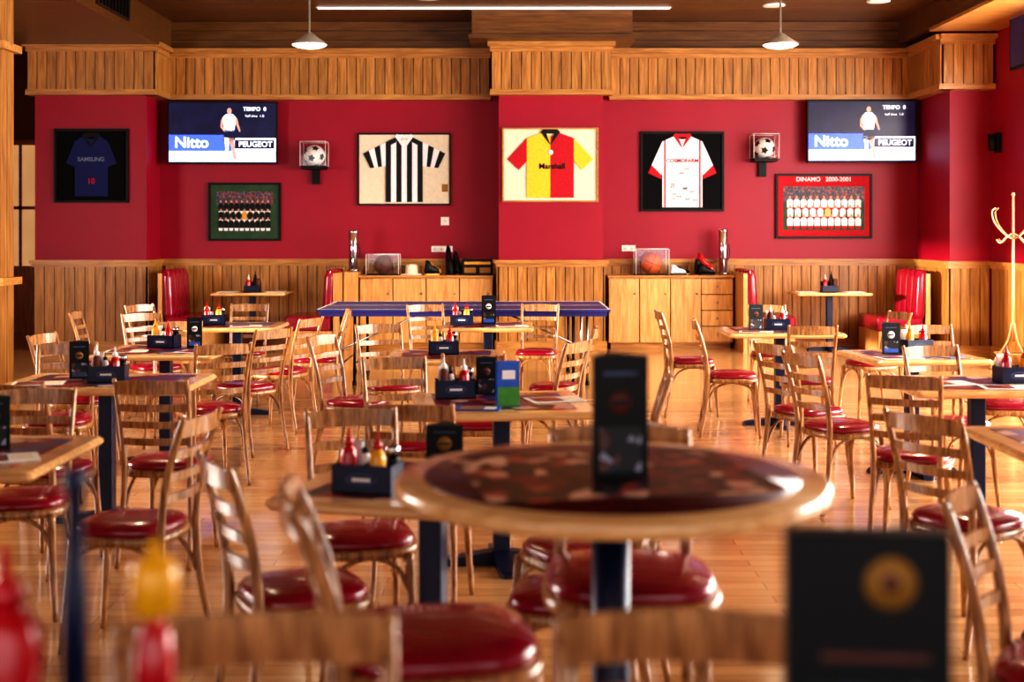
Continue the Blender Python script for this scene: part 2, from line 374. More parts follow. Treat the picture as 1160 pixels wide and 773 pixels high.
# ------------------------------------------------------------ chairs
def superell(a,bb,z,n=3.2,seg=32,cx=0,cy=0):
    P=[]
    for j in range(seg):
        t=2*pi*j/seg; c,s=math.cos(t),math.sin(t)
        P.append((cx+a*math.copysign(abs(c)**(2/n),c),cy+bb*math.copysign(abs(s)**(2/n),s),z))
    return P
def chair_mesh(name,sh,th,hw=.17,foot=False,sa=.19):
    b=MB(); cw='chairwood'; tr=.058
    def py(z):
        if z>sh: t=(z-sh)/(th-sh); return .185+.075*t*t+.02*t
        t=(sh-z)/sh; return .185+.06*t*t*(1.3 if foot else 1)
    def px(z):
        return hw-.02+.016*max(0,(z-sh)/(th-sh)) if z>sh else hw-.02+.016*(sh-z)/sh
    for sx in(-1,1):
        zs=[0,.5*sh,sh-.03,sh+.1,(sh+th)/2+.02,th-.05,th]
        b.tube([(sx*px(z),py(z),z) for z in zs],[.012,.016,.018,.016,.015,.014,.011],cw,8,4,flat=.85)
        b.tube([(sx*(hw-.03),-.165,sh-.03),(sx*(hw-.022),-.18,sh*.5),(sx*(hw-.008),-.20,0)],[.018,.016,.011],cw,8,4)
        b.tube([(sx*(hw-.02),-.178,sh-.2),(sx*(hw-.03),-.13,sh-.085),(sx*(hw-.035),0,sh-.045),(sx*(hw-.03),.13,sh-.085),(sx*(hw-.02),.19,sh-.2)],.009,cw,6,4)
    b.tube([(-hw+.022,-.178,sh-.2),(-hw+.07,-.165,sh-.085),(0,-.16,sh-.045),(hw-.07,-.165,sh-.085),(hw-.022,-.178,sh-.2)],.009,cw,6,4)
    if foot:
        for z in(.22,.24+.12):
            for sx in(-1,1): b.tube([(sx*(hw-.015),-.19,z),(sx*(hw-.015),.215,z)],.011,cw,6,1)
        b.tube([(-hw+.015,-.19,.27),(hw-.015,-.19,.27)],.013,cw,6,1); b.tube([(-hw+.015,.21,.3),(hw-.015,.21,.3)],.011,cw,6,1)
    H=th-sh
    slats=[(sh+H*f,h) for f,h in((.30,.032),(.49,.032),(.68,.034),(.905,tr))]
    for z,h in slats:
        rings=[]
        for i in range(11):
            u=-1+2*i/10; x=u*(px(z)+.004); yb=py(z)+.032*(1-u*u)-.004
            hh=h/2+(.008*(1-u*u) if h>.05 else 0)
            rings.append([(x,yb-.006,z-h/2),(x,yb+.006,z-h/2),(x,yb+.008+.05*hh,z+hh),(x,yb-.004+.05*hh,z+hh)])
        b.loft(rings,cw,False)
    a=sa
    b.loft([superell(a-.025,a-.025,sh-.05),superell(a,a,sh-.045),superell(a+.003,a+.003,sh-.018),superell(a-.01,a-.01,sh-.012)],cw,True)
    b.loft([superell(a-.012,a-.012,sh-.016),superell(a-.007,a-.007,sh+.006),superell(a-.02,a-.02,sh+.022),superell(a-.07,a-.07,sh+.032),superell(.05,.05,sh+.036)],'vinyl',True)
    return b.mesh(name)
CH=chair_mesh('dining_chair',.45,.87,.172)
ST=chair_mesh('bar_stool',.75,1.05,.172,True,.20)
def deg(a): return a*pi/180
chairs=[(-1.62,6.28,176),(-1.86,8.15,-150),(-1.80,10.3,-112),(-1.66,11.2,-80),(-1.86,9.25,-125),(-2.45,9.55,5),
(-2.62,7.65,8),(-3.35,11.0,95),(-3.15,11.9,60),(-2.4,11.85,0),(-1.42,4.95,-100),(-2.0,5.4,10),(-2.85,6.4,150),
(-.98,8.45,68),(-.56,6.8,15),(-.36,5.45,172),(.16,8.2,-118),(.22,11.85,-8),(-.85,9.3,25),(.3,9.2,-95),(-.7,11.8,20),
(.46,6.25,-95),(-.54,4.76,15),(-.64,4.05,118),(.24,4.56,-60),(.18,3.98,-100),
(1.66,10.0,84),(1.5,11.1,92),(1.95,6.45,155),(1.80,8.05,118),(2.15,9.65,176),(1.74,5.05,125),(3.0,9.2,5),(2.95,10.9,-75),(3.08,8.3,-95),(1.84,7.4,112),(2.3,11.7,0),
(1.4,3.3,60),(2.5,7.5,10),(-2.8,8.6,80),(2.1,4.15,170),(-2.85,10.6,40),(-.2,7.5,178),(-2.14,6.1,165),(-1.75,3.9,-165)]
for x,y,a in chairs: place(CH,'dining_chair',(x,y,0),deg(a))
stools=[(.27,3.04,0),(-.15,2.58,100),(.215,1.42,-3),(-.275,1.41,10)]
for x,y,a in stools: place(ST,'bar_stool',(x,y,0),deg(a))

# ------------------------------------------------------------ tables
def table_mesh(w,d,h=.75):
    b=MB()
    b.box(-w/2,w/2,-d/2,d/2,h-.035,h,'tabletop',ch=.03)
    b.box(-w/2+.09,w/2-.09,-d/2+.09,d/2-.09,h-.002,h+.0015,'tableinset',ch=.02)
    b.box(-.16,.16,-.16,.16,h-.05,h-.035,'black')
    b.box(-.038,.038,-.038,.038,.05,h-.05,'navy',ch=.008)
    for a in range(4):
        mt=Matrix.Rotation(a*pi/2,4,'Z')
        b.loft([[(.0,-.04,.0),(.0,.04,.0),(.0,.04,.07),(.0,-.04,.07)],[(.27,-.035,.0),(.27,.035,.0),(.27,.035,.03),(.27,-.035,.03)],[(.29,-.02,.0),(.29,.02,.0),(.29,.02,.015),(.29,-.02,.015)]],'navy',False,mt)
    return b.mesh('dining_table')
TM={}
def table(x,y,w=.8,d=.8,rz=0):
    if (w,d) not in TM: TM[(w,d)]=table_mesh(w,d)
    return place(TM[(w,d)],'dining_table',(x,y,0),rz)
tabs={'T2':(-.2,11.1,.75,.75,0),'T3':(-.42,8.45,.75,.75,0),'T4':(-.05,6.15,.8,.8,.12),'TA':(-.25,4.2,.8,.8,-.28),
'T5':(-2.3,8.8,.8,.8,0),'T6':(-2.14,7.0,1.0,.75,0),'T7':(-1.98,4.75,.8,.8,0),'T8':(-2.3,11.1,.75,.75,0),
'T9':(2.12,10.5,.9,.75,0),'T10':(2.55,8.45,.75,.75,.1),'T11':(2.42,6.9,.85,.75,0),'T12':(2.22,5.0,.8,.8,0)}
for k,v in tabs.items(): table(*v)
HB=1.04
def bartable(name,x,y,r,h=HB):
    b=MB()
    b.lathe([(.001,h-.036),(r-.012,h-.036),(r,h-.03),(r,h-.008),(r-.01,h),(.001,h)],'tabletop',seg=72)
    b.lathe([(.001,h-.001),(r-.06,h-.001),(r-.06,h+.0015),(.001,h+.0015)],'barinset',seg=72)
    b.box(-.30,.30,-.25,.28,h+.001,h+.003,'barcollage',Matrix.Rotation(.2,4,'Z'),ch=.05)
    b.lathe([(.001,h-.06),(.2,h-.06),(.2,h-.036),(.001,h-.036)],'black')
    b.lathe([(.04,.03),(.04,h-.05),(.001,h-.05)],'navy',seg=24)
    b.lathe([(.001,0),(.25,0),(.25,.012),(.1,.03),(.045,.06),(.001,.06)],'navy',seg=40)
    return b.obj(name,(x,y,0))
bartable('round_bar_table',.205,2.75,.448)
b=MB(); h=1.02
b.box(-.8,.7,-.3,.25,h-.04,h,'tabletop',ch=.03); b.box(-.74,.64,-.24,.19,h-.001,h+.0015,'barinset',ch=.02)
for sx in(-.6,.5):
    b.box(sx-.04,sx+.04,-.04,.04,.03,h-.04,'navy'); b.box(sx-.06,sx+.06,-.24,.24,0,.035,'black',ch=.02)
b.obj('rectangular_bar_table',(0,1.2,0))

# ------------------------------------------------------------ tabletop items
def bottle(b,x,y,z,body,cap,h=.17,r=.03):
    b.lathe([(.001,0),(r*.95,0),(r,.01),(r,h*.55),(r*.8,h*.68),(r*.45,h*.74),(r*.45,h*.76),(.001,h*.76)],body,(x,y,z),16)
    b.lathe([(.001,h*.74),(r*.55,h*.74),(r*.55,h*.84),(r*.22,h*.88),(r*.12,h*1.05),(.001,h*1.05)],cap,(x,y,z),14)
def caddy_mesh(v):
    b=MB(); w,d,h=.19,.12,.085
    b.box(-w/2,w/2,-d/2,d/2,0,.006,'black')
    for x0,x1,y0,y1 in((-w/2,w/2,-d/2,-d/2+.006),(-w/2,w/2,d/2-.006,d/2),(-w/2,-w/2+.006,-d/2,d/2),(w/2-.006,w/2,-d/2,d/2),(-.003,.003,-d/2,d/2)):
        b.box(x0,x1,y0,y1,0,h,'navy')
    b.poly([(.05*math.cos(t*pi/8),.043+.02*math.sin(t*pi/8)) for t in range(16)],-d/2-.001,-d/2,'bluegrey')
    b.poly([(.044*math.cos(t*pi/8),.043+.015*math.sin(t*pi/8)) for t in range(16)],-d/2-.002,-d/2-.001,'navy')
    b.box(-.03,.03,-d/2-.0025,-d/2-.002,.037,.048,'paper')
    A=[('ketchup','ketchup','mustard','ketchup'),('brown','white','ketchup','white'),('mustard','mustard','ketchup','ketchup')][v]
    bottle(b,-.055,-.02,.006,A[0],A[1],.18,.026)
    bottle(b,.04,-.025,.006,A[2],A[3],.17,.026)
    bottle(b,-.02,.03,.006,'white','black',.14,.018)
    b.lathe([(.001,0),(.02,0),(.02,.09),(.015,.1),(.001,.1)],'black',(.07,.03,.006),14)
    b.lathe([(.016,.1),(.021,.1),(.021,.13),(.001,.135)],'chrome',(.07,.03,.006),14)
    for i in range(5): b.box(-.08,-.03,.02+i*.005,.0235+i*.005,.006,.13+.004*i,'paper')
    return b.mesh('condiment_caddy')
CM=[caddy_mesh(i) for i in range(3)]
Zt=.7517
for i,(x,y,r) in enumerate(((-.44,4.05,-.25),(-.27,6.3,.1),(-.44,8.5,.1),(-.42,11.1,0),(-2.12,6.95,.1),(-2.35,8.95,-.2),(-2.5,11.1,.2),(2.12,10.6,0),(2.62,8.6,.3),(2.62,6.9,.1),(2.35,5.1,0),(-2.1,4.95,.2))): place(CM[i%3],'condiment_caddy',(x,y,Zt),r)
def tower(x,y,z,w,h,rz,style=0):
    b=MB()
    P=[(w*.58*math.cos(2*pi*j/3-pi/2+pi/3),w*.58*math.sin(2*pi*j/3-pi/2+pi/3)) for j in range(3)]
    b.loft([[(p[0],p[1],0) for p in P],[(p[0],p[1],h) for p in P]],'black',False)
    c={0:('bluegrey','gold'),1:('bluegrey','brown'),2:('sky','paper')}[style]
    for f in range(3):
        mt=Matrix.Rotation(f*2*pi/3,4,'Z')
        yf=-w*.29-.0008
        b.box(-w*.38,w*.38,yf,yf+.002,h*.06,h*.42,'menuprint',mt)
        if style!=1: b.box(-w*.36,w*.36,yf-.0004,yf+.002,h*.06,h*.18,c[0],mt)
        b.lathe([(.001,0),(w*.2,0),(w*.2,.002),(.001,.002)],c[1],mat=mt@Matrix.Translation((0,yf+.002,h*.62))@Matrix.Rotation(pi/2,4,'X'))
        b.box(-w*.16,w*.16,yf-.0006,yf,h*.6,h*.64,'black',mt)
        b.box(-w*.3,w*.3,yf,yf+.002,h*.84,h*.87,'bluegrey',mt)
    return b.obj('menu_tower',(x,y,z),rz)
tower(.215,2.72,HB+.0035,.115,.25,.15,1)
tower(-.22,4.35,Zt,.12,.16,0,0)
tower(-.13,6.42,Zt,.1,.18,.2,1)
tower(1.93,10.55,Zt,.12,.2,.2,1); tower(-2.32,7.1,Zt,.1,.2,.3,0); tower(-2.16,9.0,Zt,.1,.2,.3,2)
tower(-1.9,4.85,Zt,.12,.19,.3,1); tower(2.42,8.5,Zt,.12,.2,.1,2); tower(-.2,11.2,Zt,.12,.24,.1,2)
def tent(x,y,z,w,h,rz,k,k2):
    b=MB()
    b.poly([(-w/2,0),(w/2,0),(w/2,h),(-w/2,h)],-.025,-.022,k); b.poly([(-w/2,0),(w/2,0),(w/2,h),(-w/2,h)],.022,.025,k)
    b.box(-w/2,w/2,-.022,.022,h-.003,h,k); b.box(-w/2,w/2,-.022,.022,0,.003,k)
    b.box(-w*.5,w*.5,-.027,-.025,0,h*.42,k2); b.box(-w*.3,w*.3,-.027,-.025,h*.6,h*.8,'paper')
    return b.obj('menu_card',(x,y,z),rz)
tent(-.02,6.02,Zt,.1,.2,.2,'sky','green')
b=MB(); b.box(-.084,.084,-.02,.02,0,.215,'black',ch=.006); b.box(-.065,.06,-.0215,-.02,.02,.06,'menuprint'); b.box(-.05,.06,-.0215,-.02,.085,.092,'brown')
b.lathe([(.001,0),(.027,0),(.027,.002),(.001,.002)],'gold',mat=Matrix.Translation((.02,-.02,.165))@Matrix.Rotation(pi/2,4,'X'))
b.lathe([(.001,0),(.010,0),(.010,.003),(.001,.003)],'brown',mat=Matrix.Translation((.02,-.02,.165))@Matrix.Rotation(pi/2,4,'X'))
b.obj('menu_holder',(.37,1.38,1.0217),-.08)
b=MB(); bottle(b,0,0,0,'ketchup','ketchup',.19,.038); b.obj('ketchup_bottle',(-.525,1.37,1.0217))
b=MB(); b.lathe([(.001,0),(.02,0),(.022,.07),(.018,.1),(.012,.11),(.001,.11)],'ketchup',seg=20)
b.lathe([(.010,.115),(.024,.128),(.026,.16),(.022,.178),(.010,.182),(.006,.2),(.001,.2)],'mustard',seg=20); b.lathe([(.001,.105),(.011,.105),(.011,.12),(.001,.12)],'ketchup'); b.obj('mustard_bottle',(-.378,1.40,1.0217))
b=MB(); b.lathe([(.001,0),(.014,0),(.014,.14),(.010,.18),(.009,.25),(.013,.255),(.013,.275),(.001,.275)],'navy',seg=16); b.obj('sauce_bottle',(-.462,1.40,1.0217))
def mat_(x,y,rz,k='paper',w=.26,d=.18):
    b=MB(); b.box(-w/2,w/2,-d/2,d/2,0,.003,k); b.box(-w/2+.02,w*.1,-d/2+.02,d/2-.02,.003,.0036,'tableinset' if k=='paper' else 'gold')
    b.box(w*.14,w/2-.02,-d/2+.03,d/2-.03,.003,.0036,'cream'); b.obj('paper_placemat' if k=='paper' else 'menu_booklet',(x,y,Zt+.0005),rz)
for a in((.20,6.2,.3),(-.15,5.9,-.1,'sky',.2,.14),(-2.45,6.85,.2),(-2.52,8.65,.1),(-.24,8.25,.2),(0,10.95,.1),(-2.2,10.95,.2),(2.4,10.4,.1),(1.9,10.3,-.2),(2.4,8.22,.2),(2.73,8.3,.8,'sky',.2,.14),(2.25,6.85,.2),(2.5,6.68,-.1),(2.05,4.9,.3),(-1.78,4.6,.4),(-.2,3.98,-.5,'paper',.2,.15),(-2.05,8.62,-.3)): mat_(*a)

# ------------------------------------------------------------ table tennis table
b=MB(); w,d=2.9,1.5; h=.76
b.box(-w/2,w/2,-d/2,d/2,h-.025,h,'ttblue')
for a in((-w/2,w/2,-d/2,-d/2+.02),(-w/2,w/2,d/2-.02,d/2),(-w/2,-w/2+.02,-d/2,d/2),(w/2-.02,w/2,-d/2,d/2),(-w/2,w/2,-.004,.004)): b.box(a[0],a[1],a[2],a[3],h,h+.001,'white')
b.box(-w/2+.03,w/2-.03,-d/2+.03,-d/2+.055,h-.07,h-.025,'ttblue'); b.box(-w/2+.03,w/2-.03,d/2-.055,d/2-.03,h-.07,h-.025,'ttblue')
for sx in(-1,1):
    for x in(w/2-.22,w/2-.36):
        for sy in(-1,1): b.tube([(sx*x,sy*(d/2-.18),h-.05),(sx*x,sy*(d/2-.14),.03)],.014,'alu' if x>1.2 else 'black',8,1); b.lathe([(.001,0),(.022,0),(.022,.035),(.001,.035)],'black',(sx*x,sy*(d/2-.14),0),12)
        b.tube([(sx*x,-(d/2-.15),.2),(sx*x,d/2-.15,.2)],.01,'alu',8,1)
    b.tube([(sx*(w/2-.22),-(d/2-.16),.35),(sx*(w/2-1.0),-(d/2-.16),h-.06)],.009,'alu',8,1)
b.obj('table_tennis_table',(-.48,13.8,0))

# ------------------------------------------------------------ cabinets
def cabinet(name,x0,x1,cols):
    b=MB(); y0=17.12; z1=.955
    b.box(x0,x1,y0+.02,YB-.03,.08,z1-.03,'cabinet'); b.box(x0+.03,x1-.03,y0+.06,YB-.03,0,.08,'cap'); b.box(x0-.015,x1+.015,y0-.02,YB-.03,z1-.03,z1,'cap',ch=.008)
    x=x0
    for kind,w in cols:
        b.box(x-.004,x+.004,y0+.017,y0+.0195,.09,z1-.04,'panelback')
        if kind=='d':
            b.box(x+.007,x+w-.007,y0,y0+.02,.09,z1-.045,'cabinet'); b.sphere((x+w-.06,y0-.012,.72),.014,'alu',8,6)
        else:
            n=4; hh=(z1-.04-.09)/n
            b.box(x,x+w,y0+.017,y0+.0195,.09,z1-.04,'panelback')
            for i in range(n):
                b.box(x+.006,x+w-.006,y0,y0+.02,.09+i*hh+.006,.09+(i+1)*hh-.006,'cabinet'); b.sphere((x+w/2,y0-.012,.09+(i+.5)*hh),.014,'alu',8,6)
        x+=w
    return b.obj(name)
cabinet('sideboard_cabinet',-1.97,-.25,[('d',.43)]*4)
cabinet('sideboard_cabinet',1.25,2.86,[('d',.40),('d',.40),('d',.40),('w',.41)])
Zk=.955
def chrometube(x,y,z,h):
    b=MB(); b.lathe([(.001,0),(.075,0),(.075,.03),(.06,.035),(.06,h-.04),(.065,h-.035),(.065,h),(.001,h)],'chrome',seg=24)
    b.tube([(.05,0,h*.3),(.08,0,h*.4),(.08,0,h*.6),(.05,0,h*.7)],.006,'black',6,3); b.obj('cup_dispenser',(x,y,z))
def gbox(name,x,y,z,w,h,d,ballk,r):
    b=MB()
    b.box(-w/2,w/2,-d/2,d/2,0,.012,'black')
    for a in((-w/2,w/2,-d/2,-d/2+.003),(-w/2,w/2,d/2-.003,d/2),(-w/2,-w/2+.003,-d/2,d/2),(w/2-.003,w/2,-d/2,d/2)): b.box(a[0],a[1],a[2],a[3],.012,h,'glass')
    b.box(-w/2,w/2,-d/2,d/2,h-.003,h,'glass')
    for sx in(-1,1):
        for sy in(-1,1): b.tube([(sx*w/2,sy*d/2,.01),(sx*w/2,sy*d/2,h)],.004,'white',6,1)
        b.tube([(sx*w/2,-d/2,h),(sx*w/2,d/2,h)],.004,'white',6,1)
    for sy in(-1,1): b.tube([(-w/2,sy*d/2,h),(w/2,sy*d/2,h)],.004,'white',6,1)
    c=Vector((0,0,.013+r))
    b.sphere(c,r,ballk,24,14)
    if ballk=='white':
        ph=(1+5**.5)/2
        for v in [(0,s1,s2*ph) for s1 in(-1,1) for s2 in(-1,1)]+[(s1,s2*ph,0) for s1 in(-1,1) for s2 in(-1,1)]+[(s2*ph,0,s1) for s1 in(-1,1) for s2 in(-1,1)]:
            n=Vector(v).normalized(); n.rotate(Matrix.Rotation(.3,3,'X')@Matrix.Rotation(.4,3,'Z'))
            q=n.to_track_quat('Z','Y').to_matrix().to_4x4()
            m4=Matrix.Translation(c)@q
            rr=r*.36; hh=math.sqrt(r*r-rr*rr)
            b.loft([[(rr*math.cos(2*pi*j/5),rr*math.sin(2*pi*j/5),hh) for j in range(5)],[(.5*rr*math.cos(2*pi*j/5),.5*rr*math.sin(2*pi*j/5),r*1.012) for j in range(5)]],'black',False,m4)
    else:
        for ax in('X','Y','Z'):
            m4=Matrix.Translation(c)@Matrix.Rotation(.4,4,'Y')@(Matrix.Rotation(pi/2,4,ax) if ax!='Z' else Matrix.Identity(4))
            b.tube([(r*math.cos(2*pi*j/24),r*math.sin(2*pi*j/24),0) for j in range(25)],.004,'black',6,1,m4)
    return b.obj(name,(x,y,z))
def shoe(b,x,y,z,rz,k,k2,L=.27,tall=.1):
    mt=Matrix.Translation((x,y,z))@Matrix.Rotation(rz,4,'Z')
    S=[(-L/2,.02,.05),(-L*.42,.036,tall),(-L*.2,.038,tall*.95),(0,.04,tall*.62),(L*.25,.045,tall*.5),(L*.42,.036,tall*.38),(L/2,.012,.02)]
    b.loft([[(u,w*math.cos(2*pi*j/12),.018+max(0,hh*.5*(1+math.sin(2*pi*j/12)))) for j in range(12)] for u,w,hh in S],k,True,mt)
    b.loft([[(u,-w*1.05,0),(u,w*1.05,0),(u,w*1.05,.02),(u,-w*1.05,.02)] for u,w,hh in S],k2,False,mt)
b=MB(); b.box(-.09,.09,-.25,.25,0,1.0,'cabinet',ch=.01); b.obj('bench_end_panel',(-2.075,17.27,0))
chrometube(-2.06,17.2,1.001,.54); chrometube(2.77,17.36,Zk,.60)
gbox('basketball_display_case',1.82,17.3,Zk,.43,.34,.3,'orange',.14)
gbox('leather_ball_display_case',-1.68,17.3,Zk,.42,.27,.3,'brown',.12)
b=MB(); b.lathe([(.001,0),(.15,0),(.15,.012),(.085,.02),(.08,.12),(.06,.14),(.001,.13)],'cream',seg=24); b.obj('straw_hat',(-1.31,17.3,Zk))
b=MB(); shoe(b,0,0,0,.4,'black','mustard',.2,.18); shoe(b,.02,.1,0,.3,'mustard','black',.2,.16); b.obj('football_boots',(-1.04,17.25,Zk))
b=MB(); shoe(b,0,0,0,-1.3,'black','black',.22,.38); shoe(b,.1,.02,0,-1.2,'jblack','brown',.2,.3); b.obj('leather_boots',(-.82,17.37,Zk))
b=MB(); b.box(-.2,.2,-.02,.02,0,.21,'black',ch=.01); b.box(-.17,.17,-.022,-.02,.14,.175,'mustard'); b.box(-.17,-.02,-.022,-.02,.03,.1,'gold'); b.box(.03,.17,-.022,-.02,.03,.1,'gold'); b.obj('club_plaque',(-.45,17.22,Zk))
b=MB(); shoe(b,0,0,0,.3,'paper','black',.22,.12); shoe(b,.06,.12,0,.2,'black','paper',.22); b.obj('sports_shoes',(2.17,17.28,Zk))
b=MB(); shoe(b,0,0,0,.5,'black','ketchup',.24,.2); shoe(b,.06,.1,0,-.4,'ketchup','black',.24,.27); shoe(b,.04,-.1,0,.1,'black','black',.22,.14); b.obj('racing_boots',(2.48,17.26,Zk))
for x,z in((-2.6,2.37),(3.32,2.47)):
    o=gbox('football_display_case',x,17.42,z,.33,.33,.3,'white',.14)
    b=MB(); b.box(-.15,.15,-.15,.17,-.03,-.002,'black'); b.poly([(-.05,-.03),(.05,-.03),(.05,-.22),(-.05,-.22)],.12,.17,'black'); b.obj('bracket',(0,0,0),0,o)

def plate(x,z,w=.1,h=.1,y=YB):
    b=MB(); b.box(-w/2,w/2,-.012,0,-h/2,h/2,'white',ch=.003); n=max(1,int(w/.09))
    for i in range(n): b.lathe([(.001,0),(.022,0),(.022,.003),(.001,.003)],'cream',mat=Matrix.Translation((-w/2+w*(i+.5)/n,-.012,0))@Matrix.Rotation(pi/2,4,'X'))
    b.obj('wall_socket',(x,y,z))
plate(-.89,1.66,.11,.11); plate(-.93,1.29,.28,.08); plate(1.55,1.30,.18,.08)

# ------------------------------------------------------------ televisions
def tv(x,z,rz=0):
    w,h=1.43,.82
    b=MB()
    b.box(-w/2,w/2,-.03,.03,-h/2,h/2,'black',ch=.006); b.box(-w/2+.02,w/2-.02,-.0315,-.03,-h/2+.025,h/2-.02,'scr_dark')
    y=-.032
    b.box(-w/2+.02,w/2-.02,y-.001,y,-h/2+.025,-h/2+.17,'scr_grass'); b.box(-w/2+.02,.12,y-.001,y,-h/2+.17,-h/2+.38,'scr_board'); b.box(.12,w/2-.02,y-.001,y,-h/2+.17,-h/2+.34,'scr_white')
    b.box(.16,w/2-.04,y-.0015,y-.001,-h/2+.20,-h/2+.315,'scr_dark')
    yy=y-.002; X=.09; Zb=-h/2+.07
    def P(pts,k): b.poly([(X+p[0],Zb+p[1]) for p in pts],yy-.001,yy,k)
    P([(-.07,0),(-.02,0),(-.02,.03),(.0,.27),(-.07,.28),(-.05,.15),(-.055,.03)],'scr_white')
    P([(.06,-.01),(.11,-.01),(.085,.03),(.07,.14),(.06,.27),(-.01,.27),(.03,.13),(.05,.03)],'scr_skin')
    P([(-.08,.24),(-.005,.22),(.02,.22),(.08,.25),(.065,.38),(-.065,.38)],'scr_dark')
    P([(-.065,.36),(.065,.36),(.085,.54),(.04,.585),(-.04,.585),(-.085,.54)],'scr_white')
    P([(-.085,.54),(-.06,.5),(-.09,.42),(-.04,.36),(-.055,.34),(-.115,.41),(-.11,.5)],'scr_skin')
    P([(.085,.54),(.06,.5),(.10,.42),(.13,.35),(.145,.365),(.12,.45),(.105,.52)],'scr_skin')
    P([(.03*math.cos(t*pi/6),.625+.04*math.sin(t*pi/6)) for t in range(12)],'scr_skin')
    b.box(-.25,.25,.03,.12,-.15,.15,'black')
    o=b.obj('television',(x,17.40 if x<5 else 17.3,z),rz)
    text('Nitto',o,'screen_text',-.4,y-.003,-h/2+.275,.20,'scr_white'); text('PEUGEOT',o,'screen_text',.43,y-.003,-h/2+.257,.10,'scr_white')
    text('TEMPO  0',o,'screen_text',.42,y-.003,h/2-.1,.07,'scr_white'); text('half time  1-0',o,'screen_text',.42,y-.003,h/2-.19,.045,'scr_white',False)
    return o
tv(-3.80,2.82,.05); tv(4.59,2.84,-.03)
b=MB(); b.box(-.06,.0,-.6,.6,-.37,.37,'black',ch=.006); b.box(-.062,-.06,-.57,.57,-.34,.34,'scr_dark'); b.box(0,.1,-.15,.15,-.1,.1,'black'); b.obj('television',(5.79,14.65,3.75))
b=MB(); b.box(-.06,0,-.06,.06,-.12,.12,'black',ch=.01); b.lathe([(.03,-.1),(.05,-.1),(.065,.1),(.04,.1)],'black',(-.09,0,0)); b.obj('wall_sconce',(XR,16.0,2.6))  # wall sconce, modelled unlit in black

# ------------------------------------------------------------ framed jerseys & photos
def frame_base(b,w,h,fk,mk,fw=.03,bev=.035):
    b.box(-w/2+.01,w/2-.01,-.015,0,-h/2+.01,h/2-.01,mk)
    for a in((-w/2,w/2,-h/2,-h/2+fw),(-w/2,w/2,h/2-fw,h/2),(-w/2,-w/2+fw,-h/2+fw,h/2-fw),(w/2-fw,w/2,-h/2+fw,h/2-fw)): b.box(a[0],a[1],-bev,0,a[2],a[3],fk)
def jersey(b,s,bw,cf,slk,collar,spread=.30,drop=.30,L=.86,cuff=None,stripes=12,sw=.24,yoke=None):
    y=-.015; y2=-.03
    top=L/2; neck=.09; sho=bw*.98
    def yt(x):
        ax=abs(x)
        if ax<neck: return top-.05*(1-(ax/neck)**2)
        return top-.075*(ax-neck)/(sho-neck)
    n=stripes
    for i in range(n):
        x0=-bw+2*bw*i/n; x1=-bw+2*bw*(i+1)/n
        b.poly([(x0*s,-L/2*s),(x1*s,-L/2*s),(x1*s,yt(x1)*s),((x0+x1)/2*s,yt((x0+x1)/2)*s),(x0*s,yt(x0)*s)],y2,y,cf(i))
    for sx in(-1,1):
        ys=yt(bw)
        ax=Vector((spread,-drop)).normalized(); pe=Vector((ax.y,-ax.x))
        if pe.y>0: pe=-pe
        A=Vector((bw,ys)); B=A+Vector((spread,-drop)); Cc=B+pe*sw*.72; D=Vector((bw,ys-sw*1.05))
        if yoke:
            b.poly([(sx*neck*s,(top)*s),(sx*bw*s,ys*s),(sx*bw*s,(ys-.07)*s),(sx*(neck+.02)*s,(top-.08)*s)],y2-.003,y2,yoke)
        m=4
        for j in range(m):
            t0,t1=j/m,(j+1)/m
            q=[A.lerp(B,t0),A.lerp(B,t1),D.lerp(Cc,t1),D.lerp(Cc,t0)]
            b.poly([(sx*p[0]*s,p[1]*s) for p in q],y2+.002,y,(cuff if (cuff and j==m-1) else slk(sx,j)))
    for sx in(-1,1):
        b.poly([(0,(top-.16)*s),(sx*.03*s,(top-.13)*s),(sx*(neck+.035)*s,(top+.0)*s),(sx*neck*s,(top+.035)*s),(sx*.05*s,(top-.02)*s)],y2-.006,y2,collar)
    b.poly([(-neck*s,(top+.035)*s),(neck*s,(top+.035)*s),(.06*s,(top-.02)*s),(-.06*s,(top-.02)*s)],y2-.002,y2+.004,collar)
b=MB(); frame_base(b,.95,.95,'black','blackmat'); jersey(b,.95,.22,lambda i:'jblue',lambda s,j:'jblue','jblack',.12,.30,.82)
o=b.obj('framed_blue_jersey',(-5.38,16.955,2.365)); text('SAMSUNG',o,'jersey_text',0,-.034,.08,.075,'jtext'); text('10',o,'jersey_text',.0,-.034,-.2,.1,'jred')
b=MB(); frame_base(b,1.24,.96,'black','cream',.022); jersey(b,1.0,.245,lambda i:'jwhite' if i%2 else 'jblack',lambda s,j:'jwhite' if j%2==0 else 'jblack','jwhite',.30,.15,.87,'jblack',7,.30,'jblack')
b.box(.5,.58,-.02,-.015,-.3,-.2,'gold'); b.obj('framed_striped_jersey',(-1.43,YB-.005,2.35))
b=MB(); frame_base(b,1.23,.95,'cap','cream',.02); jersey(b,1.0,.30,lambda i:'yellow' if i<6 else 'jred',lambda s,j:'jred' if s<0 else 'yellow','jblack',.25,.27,.84,None,12,.28)
o=b.obj('framed_halved_jersey',(.49,16.955,2.376)); text('Marshall',o,'jersey_text',.02,-.036,-.02,.10,'jblack')
cr=MB(); cr.lathe([(.001,0),(.035,0),(.035,.003),(.001,.003)],'white',mat=Matrix.Rotation(pi/2,4,'X')); cr.obj('crest',(0,-.03,.16),0,o)
b=MB(); frame_base(b,1.11,1.06,'black','blackmat'); jersey(b,1.0,.265,lambda i:'jred' if i in(1,22) else 'jwhite',lambda s,j:'jwhite','jred',.19,.42,.95,'jred',24,.27)
